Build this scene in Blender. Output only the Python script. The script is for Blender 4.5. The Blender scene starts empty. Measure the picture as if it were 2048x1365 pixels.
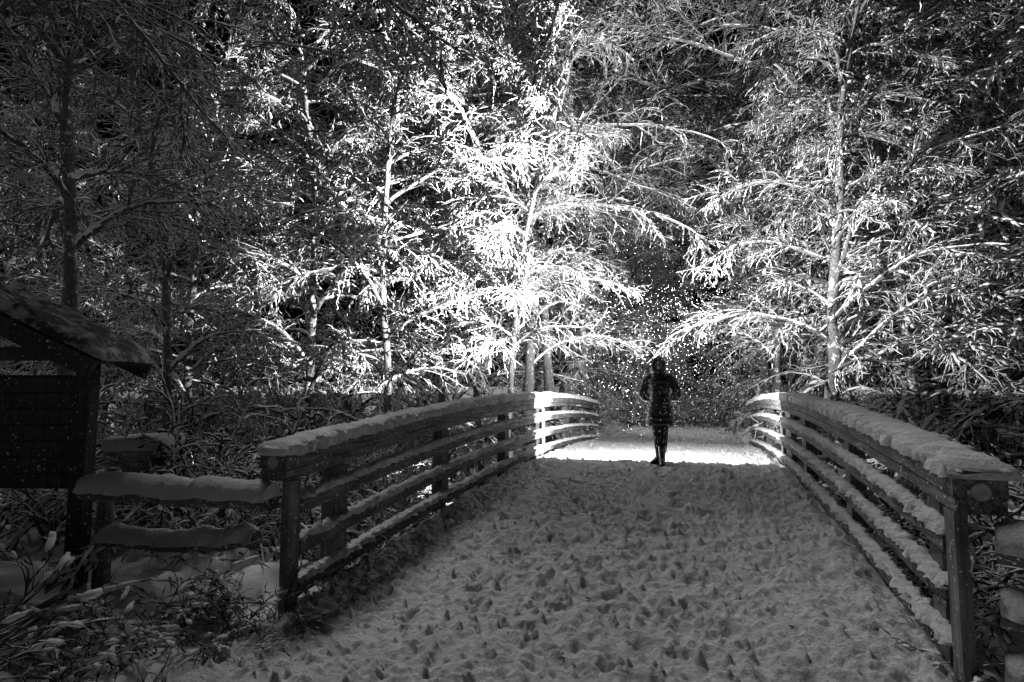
import bpy, bmesh, math, random
import numpy as np
from mathutils import Vector, Matrix

sc = bpy.context.scene
col = sc.collection
PI = math.pi

# ------------------------------------------------------------------ camera
EYE = 1.53
YAW = math.radians(18.64)
PITCH = math.radians(4.8)
cd = bpy.data.cameras.new('camera')
cd.sensor_width = 36.0
cd.lens = 36.0 * 1100 / 2048
cd.clip_start = 0.05
cd.clip_end = 2000
cam = bpy.data.objects.new('camera', cd)
col.objects.link(cam)
cam.location = (0, 0, EYE)
cam.rotation_euler = (PI / 2 + PITCH, 0, YAW)
sc.camera = cam

# ------------------------------------------------------------------ world: faint night sky, grey
w = bpy.data.worlds.new('World')
sc.world = w
w.use_nodes = True
nt = w.node_tree
nt.nodes.clear()
sky = nt.nodes.new('ShaderNodeTexSky')
sky.sky_type = 'NISHITA'
sky.sun_disc = False
sky.sun_elevation = math.radians(57)
sky.sun_rotation = math.radians(-51)
bw = nt.nodes.new('ShaderNodeRGBToBW')
bg = nt.nodes.new('ShaderNodeBackground')
wo = nt.nodes.new('ShaderNodeOutputWorld')
nt.links.new(sky.outputs[0], bw.inputs[0])
nt.links.new(bw.outputs[0], bg.inputs[0])
bg.inputs[1].default_value = 0.0001
nt.links.new(bg.outputs[0], wo.inputs[0])

# ------------------------------------------------------------------ exposure and render settings
sc.view_settings.view_transform = 'Standard'
sc.view_settings.look = 'None'
sc.view_settings.gamma = 1
sc.view_settings.use_curve_mapping = False
sc.view_settings.exposure = 0.35
sc.render.engine = 'CYCLES'
cy = sc.cycles
cy.max_bounces = 5
cy.diffuse_bounces = 4
cy.glossy_bounces = 1
cy.transmission_bounces = 2
cy.caustics_reflective = False
cy.caustics_refractive = False
cy.sample_clamp_indirect = 4.0
cy.use_denoising = True
try:
    cy.denoiser = 'OPENIMAGEDENOISE'
except Exception:
    pass

FLASH_POWER = 14000.0

# added fill lamp without a source, lights deck and rails, from ahead and above
sd = bpy.data.lights.new('fill_sun', 'SUN')
sd.energy = 1.0
sd.angle = math.radians(14)
so_ = bpy.data.objects.new('fill_sun', sd)
col.objects.link(so_)
so_.rotation_euler = Vector((.42, -.34, -.84)).to_track_quat('-Z', 'Y').to_euler()

# ------------------------------------------------------------------ helpers
FWD = np.array([-math.sin(YAW), math.cos(YAW)])
RGT = np.array([math.cos(YAW), math.sin(YAW)])


def spot_at(px, depth):
    """ground position of something `depth` metres ahead, seen at picture column px"""
    p = FWD * depth + RGT * ((px - 1024) / 1100.0 * depth)
    return float(p[0]), float(p[1])


def tag(o, label=None, cat=None, group=None, kind=None):
    if label: o['label'] = label
    if cat: o['category'] = cat
    if group: o['group'] = group
    if kind: o['kind'] = kind
    return o


def link(name, me, mats=(), parent=None):
    o = bpy.data.objects.new(name, me)
    col.objects.link(o)
    for m in (mats if isinstance(mats, (list, tuple)) else [mats]):
        if m is not None and m.name not in [x.name for x in me.materials if x]:
            me.materials.append(m)
    if parent is not None:
        o.parent = parent
    return o


def empty(name, loc=(0, 0, 0), rz=0.0):
    o = bpy.data.objects.new(name, None)
    o.location = loc
    o.rotation_euler = (0, 0, rz)
    o.empty_display_size = 0.2
    col.objects.link(o)
    return o


def np_mesh(name, V, Q, smooth=True):
    """mesh out of vertex array (n,3) and face array (m,k), k = 3 or 4"""
    me = bpy.data.meshes.new(name)
    V = np.ascontiguousarray(V, dtype=np.float32)
    Q = np.ascontiguousarray(Q, dtype=np.int32)
    k = Q.shape[1]
    me.vertices.add(len(V))
    me.vertices.foreach_set('co', V.ravel())
    me.loops.add(Q.size)
    me.loops.foreach_set('vertex_index', Q.ravel())
    me.polygons.add(len(Q))
    me.polygons.foreach_set('loop_start', np.arange(0, Q.size, k, dtype=np.int32))
    me.polygons.foreach_set('loop_total', np.full(len(Q), k, dtype=np.int32))
    me.polygons.foreach_set('use_smooth', np.full(len(Q), smooth))
    me.update(calc_edges=True)
    return me


def merge(parts):
    Vs, Qs, n = [], [], 0
    for V, Q in parts:
        Vs.append(V); Qs.append(Q + n); n += len(V)
    return np.concatenate(Vs), np.concatenate(Qs)


def norm(v):
    return v / np.maximum(np.linalg.norm(v, axis=-1, keepdims=True), 1e-9)


def tubes(P, R, k=4, flat=1.0, phase=0.0, caps=True):
    """P (B,n,3) centre lines, R (B,n) radii -> verts, quads"""
    B, n, _ = P.shape
    T = np.empty_like(P)
    T[:, 1:-1] = P[:, 2:] - P[:, :-2]
    T[:, 0] = P[:, 1] - P[:, 0]
    T[:, -1] = P[:, -1] - P[:, -2]
    T = norm(T)
    up = np.zeros_like(P); up[..., 2] = 1.0
    vert = np.abs(T[..., 2]) > 0.97
    vert = vert.all(axis=1)
    up[vert] = (0.0, 1.0, 0.0)
    S = norm(np.cross(T, up) + 1e-6)
    U = np.cross(S, T)
    a = np.arange(k) * 2 * PI / k + phase
    ring = (S[:, :, None, :] * np.cos(a)[None, None, :, None] * 1.0 +
            U[:, :, None, :] * np.sin(a)[None, None, :, None] * flat)
    if caps:
        R = R.copy(); R[:, -1] *= 0.5
    V = P[:, :, None, :] + ring * R[:, :, None, None]
    idx = np.arange(B * n * k).reshape(B, n, k)
    a0 = idx[:, :-1, :]; a1 = np.roll(a0, -1, axis=2)
    b0 = idx[:, 1:, :]; b1 = np.roll(b0, -1, axis=2)
    Q = np.stack([a0, a1, b1, b0], axis=-1).reshape(-1, 4)
    return V.reshape(-1, 3), Q


def box_bm(bm, c, s, rot=None):
    m = Matrix.Translation(c) @ (rot.to_4x4() if rot is not None else Matrix.Identity(4)) @ Matrix.Diagonal((s[0], s[1], s[2], 1))
    bmesh.ops.create_cube(bm, size=1.0, matrix=m)


def bm_obj(name, bm, mat, parent=None, bevel=0.0, smooth=False):
    if bevel:
        bmesh.ops.bevel(bm, geom=list(bm.edges), offset=bevel, segments=2, affect='EDGES', profile=0.6)
    me = bpy.data.meshes.new(name)
    bm.to_mesh(me); bm.free()
    if smooth:
        for p in me.polygons: p.use_smooth = True
    return link(name, me, mat, parent)


# ---- numpy value noise
_rs = np.random.RandomState(7)
_tab = _rs.rand(1 << 16).astype(np.float32)


def vnoise(x, y, seed=0):
    ix = np.floor(x).astype(np.int64); iy = np.floor(y).astype(np.int64)
    fx = x - ix; fy = y - iy
    fx = fx * fx * fx * (fx * (fx * 6 - 15) + 10); fy = fy * fy * fy * (fy * (fy * 6 - 15) + 10)

    def h(a, b):
        v = (a * 73856093) ^ (b * 19349663) ^ (seed * 83492791)
        v = (v ^ (v >> 13)) * 1274126177
        return _tab[(v ^ (v >> 16)) & 0xFFFF]
    v00 = h(ix, iy); v10 = h(ix + 1, iy); v01 = h(ix, iy + 1); v11 = h(ix + 1, iy + 1)
    return (v00 * (1 - fx) + v10 * fx) * (1 - fy) + (v01 * (1 - fx) + v11 * fx) * fy


def fbm(x, y, octv=3, seed=0, gain=0.5):
    s = 0; a = 1; t = 0
    for i in range(octv):
        ca, sa = math.cos(0.6 * i + .3), math.sin(0.6 * i + .3)
        s = s + a * (vnoise((x * ca - y * sa) * 2 ** i, (x * sa + y * ca) * 2 ** i, seed + i * 17) - 0.5)
        t += a; a *= gain
    return s / t * 2


def grid_mesh(name, xs, ys, hf):
    X, Y = np.meshgrid(xs, ys)
    Z = hf(X, Y)
    V = np.stack([X, Y, Z], -1).reshape(-1, 3)
    n, m = X.shape
    i = np.arange(n * m).reshape(n, m)
    Q = np.stack([i[:-1, :-1], i[:-1, 1:], i[1:, 1:], i[1:, :-1]], -1).reshape(-1, 4)
    return np_mesh(name, V, Q)


# ------------------------------------------------------------------ materials
def mat(name):
    m = bpy.data.materials.new(name)
    m.use_nodes = True
    n = m.node_tree
    b = n.nodes['Principled BSDF']
    return m, n, b


def N(n, t, **kw):
    x = n.nodes.new(t)
    for k, v in kw.items():
        if hasattr(x, k): setattr(x, k, v)
        else: x.inputs[k].default_value = v
    return x


def ramp(n, a, b, ca, cb):
    r = n.nodes.new('ShaderNodeValToRGB')
    r.color_ramp.elements[0].position = a; r.color_ramp.elements[0].color = (ca, ca, ca, 1)
    r.color_ramp.elements[1].position = b; r.color_ramp.elements[1].color = (cb, cb, cb, 1)
    return r


def coords(n):
    return n.nodes.new('ShaderNodeTexCoord')


def make_snow(name, scale=60, bump=0.4, base=0.86, dist=0.01):
    m, n, b = mat(name)
    tc = coords(n)
    n1 = N(n, 'ShaderNodeTexNoise', Scale=scale, Detail=6.0, Roughness=0.7)
    n2 = N(n, 'ShaderNodeTexNoise', Scale=3.0, Detail=3.0)
    n.links.new(tc.outputs['Object'], n1.inputs['Vector'])
    n.links.new(tc.outputs['Object'], n2.inputs['Vector'])
    r = ramp(n, .3, .7, base * .9, base)
    n.links.new(n2.outputs[0], r.inputs[0])
    n.links.new(r.outputs[0], b.inputs['Base Color'])
    b.inputs['Roughness'].default_value = 0.65
    b.inputs['Specular IOR Level'].default_value = 0.25
    bp = N(n, 'ShaderNodeBump', Strength=bump, Distance=dist)
    n.links.new(n1.outputs[0], bp.inputs['Height'])
    n.links.new(bp.outputs[0], b.inputs['Normal'])
    return m


M_SNOW = make_snow('snow', 55, .6)
M_PATH = make_snow('trodden_snow', 42, 1.0, .86, .03)
M_RAILSNOW = make_snow('rail_snow', 40, 1.0, .86, .028)


def make_wood(name, lo, hi, along='Y', snowspeck=0.15):
    m, n, b = mat(name)
    tc = coords(n)
    mp = n.nodes.new('ShaderNodeMapping')
    sc_ = {'X': (1.2, 22, 22), 'Y': (22, 1.2, 22), 'Z': (22, 22, 1.2)}[along]
    mp.inputs['Scale'].default_value = sc_
    n.links.new(tc.outputs['Object'], mp.inputs[0])
    g = N(n, 'ShaderNodeTexNoise', Scale=2.2, Detail=8.0, Roughness=0.65)
    n.links.new(mp.outputs[0], g.inputs['Vector'])
    w2 = N(n, 'ShaderNodeTexNoise', Scale=4.0, Detail=4.0)
    n.links.new(tc.outputs['Object'], w2.inputs['Vector'])
    r = ramp(n, .32, .68, lo, hi)
    n.links.new(g.outputs[0], r.inputs[0])
    mul = n.nodes.new('ShaderNodeMixRGB'); mul.blend_type = 'MULTIPLY'; mul.inputs[0].default_value = .7
    r2 = ramp(n, .35, .65, .45, 1.0)
    n.links.new(w2.outputs[0], r2.inputs[0])
    n.links.new(r.outputs[0], mul.inputs[1]); n.links.new(r2.outputs[0], mul.inputs[2])
    # clinging snow grains
    n3 = N(n, 'ShaderNodeTexNoise', Scale=38.0, Detail=3.0, Roughness=.6)
    n.links.new(tc.outputs['Object'], n3.inputs['Vector'])
    r3 = ramp(n, .66 - snowspeck * .2, .70 - snowspeck * .2, 0, 1)
    n.links.new(n3.outputs[0], r3.inputs[0])
    mx = n.nodes.new('ShaderNodeMixRGB'); mx.inputs[2].default_value = (.8, .8, .8, 1)
    n.links.new(r3.outputs[0], mx.inputs[0]); n.links.new(mul.outputs[0], mx.inputs[1])
    n.links.new(mx.outputs[0], b.inputs['Base Color'])
    b.inputs['Roughness'].default_value = 0.75
    b.inputs['Specular IOR Level'].default_value = 0.2
    bp = N(n, 'ShaderNodeBump', Strength=.6, Distance=.006)
    n.links.new(g.outputs[0], bp.inputs['Height'])
    n.links.new(bp.outputs[0], b.inputs['Normal'])
    return m


M_RAIL = make_wood('weathered_rail_wood', .02, .26, 'Y', .15)
M_POST = make_wood('post_wood', .08, .28, 'Z', .1)
M_PALE = make_wood('light_toned_boards', .22, .5, 'Z', .1)  # light on the stand's boards put into a paler wood colour
M_KIOSK = make_wood('dark_stained_wood', .03, .07, 'Z', 0)
M_LOG = make_wood('log_wood', .08, .2, 'X', .3)


def make_twig(name, thr, soft=.15, bark=.06, snow=.85, nscale=9.0):
    m, n, b = mat(name)
    geo = n.nodes.new('ShaderNodeNewGeometry')
    sep = n.nodes.new('ShaderNodeSeparateXYZ')
    n.links.new(geo.outputs['Normal'], sep.inputs[0])
    tc = coords(n)
    ns = N(n, 'ShaderNodeTexNoise', Scale=nscale, Detail=3.0, Roughness=.6)
    n.links.new(tc.outputs['Object'], ns.inputs['Vector'])
    ad = n.nodes.new('ShaderNodeMath'); ad.operation = 'MULTIPLY_ADD'
    n.links.new(ns.outputs[0], ad.inputs[0]); ad.inputs[1].default_value = 2.6
    n.links.new(sep.outputs[2], ad.inputs[2])
    mr = n.nodes.new('ShaderNodeMapRange')
    mr.inputs['From Min'].default_value = thr; mr.inputs['From Max'].default_value = thr + soft
    n.links.new(ad.outputs[0], mr.inputs['Value'])
    n2 = N(n, 'ShaderNodeTexNoise', Scale=30.0, Detail=4.0)
    n.links.new(tc.outputs['Object'], n2.inputs['Vector'])
    rb = ramp(n, .3, .7, bark * .5, bark * 1.6)
    n.links.new(n2.outputs[0], rb.inputs[0])
    mx = n.nodes.new('ShaderNodeMixRGB'); mx.inputs[2].default_value = (snow, snow, snow, 1)
    n.links.new(mr.outputs[0], mx.inputs[0]); n.links.new(rb.outputs[0], mx.inputs[1])
    n.links.new(mx.outputs[0], b.inputs['Base Color'])
    b.inputs['Roughness'].default_value = .7
    b.inputs['Specular IOR Level'].default_value = .15
    return m


M_TWIG = make_twig('snow_plastered_twigs', 1.28)
M_DARKTWIG = make_twig('bare_dark_twigs', 2.0)
M_LIMB = make_twig('snow_topped_limbs', 1.2)
M_TRUNK = make_twig('alder_bark', 1.5, .25, .11, .7, 9.0)


def plain(name, c, rough=.6, nscale=25, var=.3):
    m, n, b = mat(name)
    tc = coords(n)
    ns = N(n, 'ShaderNodeTexNoise', Scale=nscale, Detail=4.0)
    n.links.new(tc.outputs['Object'], ns.inputs['Vector'])
    r = ramp(n, .3, .7, c * (1 - var), c * (1 + var))
    n.links.new(ns.outputs[0], r.inputs[0])
    n.links.new(r.outputs[0], b.inputs['Base Color'])
    b.inputs['Roughness'].default_value = rough
    return m


M_COAT = plain('black_nylon', .035, .42, 60)
M_LEGS = plain('dark_leggings', .045, .8)
M_SKIN = plain('skin', .28, .5, 15, .05)
M_HAIR = plain('hair', .03, .5)
M_BOOT = plain('boot_leather', .03, .35)
M_LACE = plain('pale_trim', .55, .6)
M_METAL = plain('black_plastic', .03, .35)
M_STEEL = plain('galvanised_steel', .3, .4)
m = make_snow('needle_strewn_shaded_snow', 55, .8)
n = m.node_tree
tc = coords(n); nz = N(n, 'ShaderNodeTexNoise', Scale=7.0, Detail=6.0, Roughness=.7)
n.links.new(tc.outputs['Object'], nz.inputs['Vector'])
rr_ = ramp(n, .46, .60, 0.05, .5); n.links.new(nz.outputs[0], rr_.inputs[0])  # dark needle patches, with shade on the roof put into the tone too
n.links.new(rr_.outputs[0], n.nodes['Principled BSDF'].inputs['Base Color'])
M_ROOFSNOW = m
M_LEAF = plain('dead_leaf', .05, .7)
M_LINING = plain('hood_lining', .12, .9)

m, n, b = mat('flash_glass')
b.inputs['Emission Color'].default_value = (1, 1, 1, 1)
b.inputs['Emission Strength'].default_value = 30
M_FLASH = m

m, n, b = mat('snowflake')
b.inputs['Base Color'].default_value = (.95, .95, .95, 1)
b.inputs['Roughness'].default_value = .8
tr = n.nodes.new('ShaderNodeBsdfTranslucent'); tr.inputs[0].default_value = (.95, .95, .95, 1)
ms = n.nodes.new('ShaderNodeMixShader'); ms.inputs[0].default_value = .5
out = n.nodes['Material Output']
n.links.new(b.outputs[0], ms.inputs[1]); n.links.new(tr.outputs[0], ms.inputs[2]); n.links.new(ms.outputs[0], out.inputs[0])
M_FLAKE = m

# ------------------------------------------------------------------ bridge geometry constants
A, Bx = -2.78, 1.25          # inner faces of the railings
Y0, Y1 = 3.35, 16.0
YM, HL = (Y0 + Y1) / 2, (Y1 - Y0) / 2
RISE = 0.29


def deck_z(y):
    t = (np.asarray(y, dtype=float) - YM) / HL
    return np.where(np.abs(t) < 1.0, RISE * (1 - t * t), 0.0) - np.clip(np.abs(t) - 1, 0, 1.2) * 0.06


# ------------------------------------------------------------------ ground
def terrain(X, Y):
    z = -0.06 + 0.10 * fbm(X / 1.7, Y / 1.7, 4, 3) + .03 * fbm(X / .25, Y / .25, 3, 5)
    # creek gully under the bridge
    g = np.clip((Y - 4.2 - .35 * np.sin(X * .7)) / 1.6, 0, 1) * np.clip((15.4 - Y + .4 * np.sin(X * .5)) / 1.8, 0, 1)
    g = g * g * (3 - 2 * g)
    z = z - 1.15 * g
    inside = (X > A - .15) & (X < Bx + .15) & ((Y < Y0 + .6) | (Y > Y1 - .3))
    z = np.where(inside, np.minimum(z, deck_z(Y) - .14), z)
    # far ground keeps level, then rises into a low bank
    r = np.clip((Y - 24) / 30, 0, 1)
    z = z + 1.5 * r * np.clip(np.abs(X + 1) / 8, 0, 1) - .6 * r * np.clip(1 - np.abs(X + 1) / 8, 0, 1)
    # hummocks at the left front
    z = z + np.where(Y < 6, .035 * fbm(X / .09, Y / .09, 3, 15), 0)
    z = z + np.where(X < A - .2, .22 * np.clip(fbm(X / .38, Y / .38, 2, 11) + .1, 0, 1) * np.clip((A - .2 - X) / .3, 0, 1), 0)
    return z


gx = np.concatenate([np.linspace(-60, -12, 30)[:-1], np.linspace(-12, -6, 60)[:-1], np.linspace(-6, 5, 170)[:-1], np.linspace(5, 60, 60)])
gy = np.concatenate([np.linspace(-20, 0, 20)[:-1], np.linspace(0, 8, 130)[:-1], np.linspace(8, 20, 90)[:-1], np.linspace(20, 90, 60)])
g = link('snowy_ground', grid_mesh('snowy_ground', gx, gy, terrain), M_SNOW)
tag(g, kind='structure')


# footprints and clods in the trodden snow
rs = np.random.RandomState(5)
prints = []
for lane, ph in ((-.55, 0), (-.9, .3), (-.2, .6), (.15, .1), (-1.5, .4)):
    y = 1.2 + ph
    s = 1
    while y < 9.2:
        prints.append((lane + s * .11 + rs.normal(0, .05) + .1 * math.sin(y), y + rs.normal(0, .05), rs.uniform(.8, 1.2), rs.uniform(-.25, .25)))
        y += rs.uniform(.34, .6); s = -s


def path_h(X, Y):
    z = deck_z(Y) + 0.0
    n1 = fbm(X / .55, Y / .55, 3, 21)
    n2 = fbm(X / .16, Y / .12, 3, 31)
    rdg = 1 - np.abs(fbm(X / .11, Y / .065, 3, 41))
    n3 = fbm(X / .035, Y / .028, 2, 51)
    tro = .6 + .5 * np.clip(fbm(X / .9, Y / .9, 2, 61) + .4, 0, 1)
    n4 = fbm(X / .075, Y / .055, 3, 56)
    z = z + .030 * n1 + tro * (.028 * n2 + .012 * (rdg - .8) + .030 * n4) + .018 * n3
    pit = np.clip(fbm(X / .13, Y / .10, 2, 71) - .38, 0, 1)
    z = z - .16 * pit
    clod = np.clip(fbm(X / .05, Y / .05, 2, 81) - .44, 0, 1)
    z = z + .13 * clod
    for (px_, py_, s, a) in prints:
        dx = (X - px_); dy = (Y - py_)
        u = dx * math.cos(a) + dy * math.sin(a); v = -dx * math.sin(a) + dy * math.cos(a)
        d = (u / (.055 * s)) ** 2 + (v / (.14 * s)) ** 2
        z = z - .030 * np.exp(-d * d) + .012 * np.exp(-(d - 1.9) ** 2)
    # banked edge
    e = np.minimum(X - (A + .02), (Bx - .02) - X)
    wob = .10 * fbm(X * 0 + 3.1 * np.sign(X), Y / .22, 3, 91)
    onb = np.clip((Y - Y0 + .3) / .4, 0, 1) * np.clip((Y1 - Y) / .3, 0, 1)
    k = np.clip((e + .02 + wob * .6) / .14, 0, 1)
    z = z - (1 - k) * (.05 + .08 * (1 - onb))
    k2 = np.clip(e / .35, 0, 1)
    z = z + .03 * (1 - k2) * onb * k
    return z


ys = [0.9]
while ys[-1] < 45:
    y = ys[-1]
    ys.append(y + (max(.011, .0034 * y) if y < 10 else (.07 if y < 18 else .3)))
xs = np.arange(A - .04, Bx + .05, .0145)
p = link('snowy_path', grid_mesh('snowy_path', xs, np.array(ys), path_h), M_PATH)
tag(p, kind='structure')

# ------------------------------------------------------------------ the footbridge
bridge = empty('footbridge', ((A + Bx) / 2, YM, 0))
tag(bridge, 'arched wooden footbridge with snow capped railings crossing the gully', 'bridge')
BO = Vector(bridge.location)


def sweep_box(name, x0, x1, zo0, zo1, y0, y1, m, seg=.25, bow=0.004, bevel=.008, seed=0):
    """a board between x0..x1, zo0..zo1 above the deck curve, along y"""
    n_ = max(4, int((y1 - y0) / seg))
    yy = np.linspace(y0, y1, n_ + 1)
    zz = deck_z(np.clip(yy, Y0, Y1))
    c = bevel
    prof = [(x0 + c, zo0), (x1 - c, zo0), (x1, zo0 + c), (x1, zo1 - c), (x1 - c, zo1), (x0 + c, zo1), (x0, zo1 - c), (x0, zo0 + c)]
    V = np.array([[px_, y, z + pz] for y, z in zip(yy, zz) for (px_, pz) in prof]) - np.array(BO)
    k = 8
    idx = np.arange(len(V)).reshape(-1, k)
    a0 = idx[:-1]; a1 = np.roll(a0, -1, 1); b0 = idx[1:]; b1 = np.roll(b0, -1, 1)
    Q = np.stack([a0, b0, b1, a1], -1).reshape(-1, 4)
    caps = []
    for r, fl in ((idx[0], 0), (idx[-1], 1)):
        for q in ((0, 1, 2, 3), (0, 3, 4, 7), (4, 5, 6, 7)):
            f = [r[i] for i in q]
            caps.append(f[::-1] if fl else f)
    Q = np.concatenate([Q, np.array(caps)])
    return link(name, np_mesh(name, V, Q, smooth=False), m, bridge)


def snow_strip(name, x0, x1, zo, thick, y0, y1, parent, overh=.012, step=.016, seed=0, k=14, dz=None, org=None, rough=1.0):
    """rounded, rippled pillow of snow lying on a rail"""
    dzf = dz or (lambda y: deck_z(np.clip(y, Y0, Y1)))
    yy = np.arange(y0, y1 + step, step)
    yy = yy + 0.0
    n_ = len(yy)
    th = np.linspace(0, PI, k)
    w_ = (x1 - x0) / 2 + overh; xc = (x0 + x1) / 2
    # superellipse profile
    cx = np.sign(np.cos(th)) * np.abs(np.cos(th)) ** .55
    sz = np.abs(np.sin(th)) ** .5
    YY = np.repeat(yy[:, None], k, 1); TH = np.repeat(th[None], n_, 0)
    arc = TH * .25
    taper = np.clip(np.minimum(yy - y0 + .01, y1 - yy + .02) / .06, .05, 1)[:, None] ** .5
    big = 1 + .16 * rough * fbm(YY / .5, arc * 0 + seed, 2, seed + 1) 
    rip = rough * (.028 * fbm(YY / .035 + arc * 1.2, arc / .12, 3, seed + 2) + .030 * np.abs(fbm(YY / .085 + TH * .5, arc * 1.2, 2, seed + 3)))
    edge = .35 + .65 * np.abs(np.cos(TH))
    W = w_ * (1 + 0 * YY)
    X = xc + cx[None] * (W + rip * edge * 1.6)
    low = .022 * rough * np.abs(fbm(YY / .07, np.sign(cx)[None] * 5 + 0 * YY, 3, seed + 5))
    Z = zo + sz[None] * (thick * big * taper + rip * .8) - low * (sz[None] < .3)
    Z = Z + dzf(yy)[:, None]
    V = np.stack([X, YY, Z], -1).reshape(-1, 3)
    if org is None: org = np.array(BO)
    V = V - org
    i = np.arange(n_ * k).reshape(n_, k)
    Q = np.stack([i[:-1, :-1], i[1:, :-1], i[1:, 1:], i[:-1, 1:]], -1).reshape(-1, 4)
    # ends
    e = []
    for r, fl in ((i[0], 0), (i[-1], 1)):
        for j in range(k // 2 - 1):
            f = [r[j], r[j + 1], r[k - 2 - j], r[k - 1 - j]]
            e.append(f if not fl else f[::-1])
    Q = np.concatenate([Q, np.array(e)])
    me = np_mesh(name, V, Q)
    o = bpy.data.objects.new(name, me); col.objects.link(o); me.materials.append(M_RAILSNOW)
    o.parent = parent
    return o


sweep_box('deck', A - .16, Bx + .16, -.34, -.115, Y0, Y1, M_POST, bevel=.01)

post_ys = [3.42, 3.95, 5.95, 8.15, 10.3, 12.4, 14.3, 15.85]
for side, xin in ((-1, A), (1, Bx)):
    s = side
    YA = Y0 if s < 0 else Y0 + .26

    def span(a_, b_):   # inner offset a_, outer offset b_ measured outwards from the inner face
        u, v = xin + s * a_, xin + s * b_
        return (min(u, v), max(u, v))
    # top rail: wide beam with a lower laminated board on its inner side
    ex = .02 if s < 0 else .0
    x0, x1 = span(-.012, .225)
    tr_ = sweep_box('top_rail', x0, x1, .945, 1.055, YA - .12, Y1 + .05, M_RAIL, seed=1)
    sn = snow_strip('snow_cap', x0, x1, 1.05, .085, YA - .14, Y1 + .06, tr_, seed=10 + s, overh=.012)
    x0, x1 = span(-.004, .218)
    sweep_box('laminated_board', x0, x1, .865, .941, YA - .115, Y1 + .02, M_RAIL)
    # two middle rails and the kerb rail
    for j, (z0, z1, th) in enumerate(((.605, .715, .040), (.31, .415, .036), (.02, .12, .034))):
        x0, x1 = span(-.01, .05)
        r_ = sweep_box('side_rail' if j < 2 else 'kerb_rail', x0, x1, z0, z1, YA + .056, Y1, M_RAIL)
        snow_strip('snow_strip', x0, x1, z1 - .004, th, YA + .056, Y1, r_, seed=20 + 3 * j + s, overh=.006, k=10)
    for y in post_ys:
        y = y if y > 3.5 else YA - .012
        z = float(deck_z(min(max(y, Y0), Y1)))
        x0, x1 = span(.075, .19) if y > YA + .2 else span(.0, .062)
        bm = bmesh.new()
        zb = -.5
        box_bm(bm, Vector(((x0 + x1) / 2, y, (zb + z + .86) / 2)) - BO, (x1 - x0,   .13, z + .86 - zb))
        bm_obj('post', bm, M_POST, bridge, .006)
        if y < YA + .2: continue
        x0, x1 = span(.053, .073)
        bm = bmesh.new()
        box_bm(bm, Vector(((x0 + x1) / 2, y + .01, z + .42)) - BO, (x1 - x0, .18, .82))
        bm_obj('spacer_board', bm, M_POST, bridge, .004)
        # carriage bolts on the rails
        for zz in (.66, .36, .07):
            bm = bmesh.new()
            bmesh.ops.create_cone(bm, cap_ends=True, segments=8, radius1=.013, radius2=.009, depth=.008,
                                  matrix=Matrix.Translation(Vector((xin - s * .014, y, z + zz)) - BO) @ Matrix.Rotation(PI / 2 * -s, 4, 'Y'))
            bm_obj('bolt', bm, M_STEEL, bridge)
    # end ring of the top beam
    bm = bmesh.new()
    bmesh.ops.create_cone(bm, cap_ends=True, segments=24, radius1=.045, radius2=.045, depth=.012,
                          matrix=Matrix.Translation(Vector((xin + s * .106, YA - .124, .995)) - BO) @ Matrix.Rotation(PI / 2, 4, 'X'))
    bm_obj('end_plug', bm, M_STEEL, bridge, .003)
# girders below
for x in (A + .1, (A + Bx) / 2, Bx - .1):
    sweep_box('girder', x - .09, x + .09, -.75, -.343, Y0 + .1, Y1 - .1, M_POST)


# ------------------------------------------------------------------ approach fences of snow covered logs
def log_rail(p0, p1, r, parent, seed, snow=.07, org=(0, 0, 0)):
    p0 = np.array(p0, float) - org; p1 = np.array(p1, float) - org
    L = np.linalg.norm(p1 - p0)
    n_ = int(L / .02) + 2
    t = np.linspace(0, 1, n_)
    P = p0[None] + (p1 - p0)[None] * t[:, None]
    P[:, 2] += .03 * fbm(t * 5 + seed, t * 0 + .5, 2, seed)
    R = r * (1 + .10 * fbm(t * L / .3, t * 0 + 3.3, 2, seed + 4))
    V, Q = tubes(P[None], R[None], 12, caps=False)
    k = 12
    caps = np.array([[0, 1, 2, 3], [0, 3, 4, 5], [0, 5, 6, 7], [0, 7, 8, 9], [0, 9, 10, 11]])
    Q = np.concatenate([Q, caps, caps[:, ::-1] + (n_ - 1) * k])
    o = link('log_rail', np_mesh('log_rail', V, Q), M_LOG, parent)
    # snow pillow
    T = norm(p1 - p0); S = norm(np.cross(T, (0, 0, 1)))
    kk = 12
    th = np.linspace(-.15, PI + .15, kk)
    TT = np.repeat(t[:, None], kk, 1); TH = np.repeat(th[None], n_, 0)
    lump = 1 + .9 * fbm(TT * L / .20, TH * .3, 4, seed + 9)
    end = np.clip(np.minimum(t, 1 - t) * L / .08, .1, 1)[:, None] ** .5
    Zo = np.sin(TH) * (r + snow * lump * end) + .004
    Xo = np.cos(TH) * (r * 1.02 + .02 * lump + .03 * fbm(TT * L / .05, TH * 1.5, 3, seed + 2))
    V = P[:, None, :] + S[None, None] * Xo[..., None] + np.array([0, 0, 1.0])[None, None] * Zo[..., None]
    i = np.arange(n_ * kk).reshape(n_, kk)
    Q = np.stack([i[:-1, :-1], i[:-1, 1:], i[1:, 1:], i[1:, :-1]], -1).reshape(-1, 4)
    e = []
    for rr in (i[0], i[-1]):
        for j in range(kk // 2 - 1):
            e.append([rr[j], rr[j + 1], rr[kk - 2 - j], rr[kk - 1 - j]])
    Q = np.concatenate([Q, np.array(e)])
    so = link('snow_cap', np_mesh('snow_cap', V.reshape(-1, 3), Q), M_RAILSNOW, o)
    return o


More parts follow.
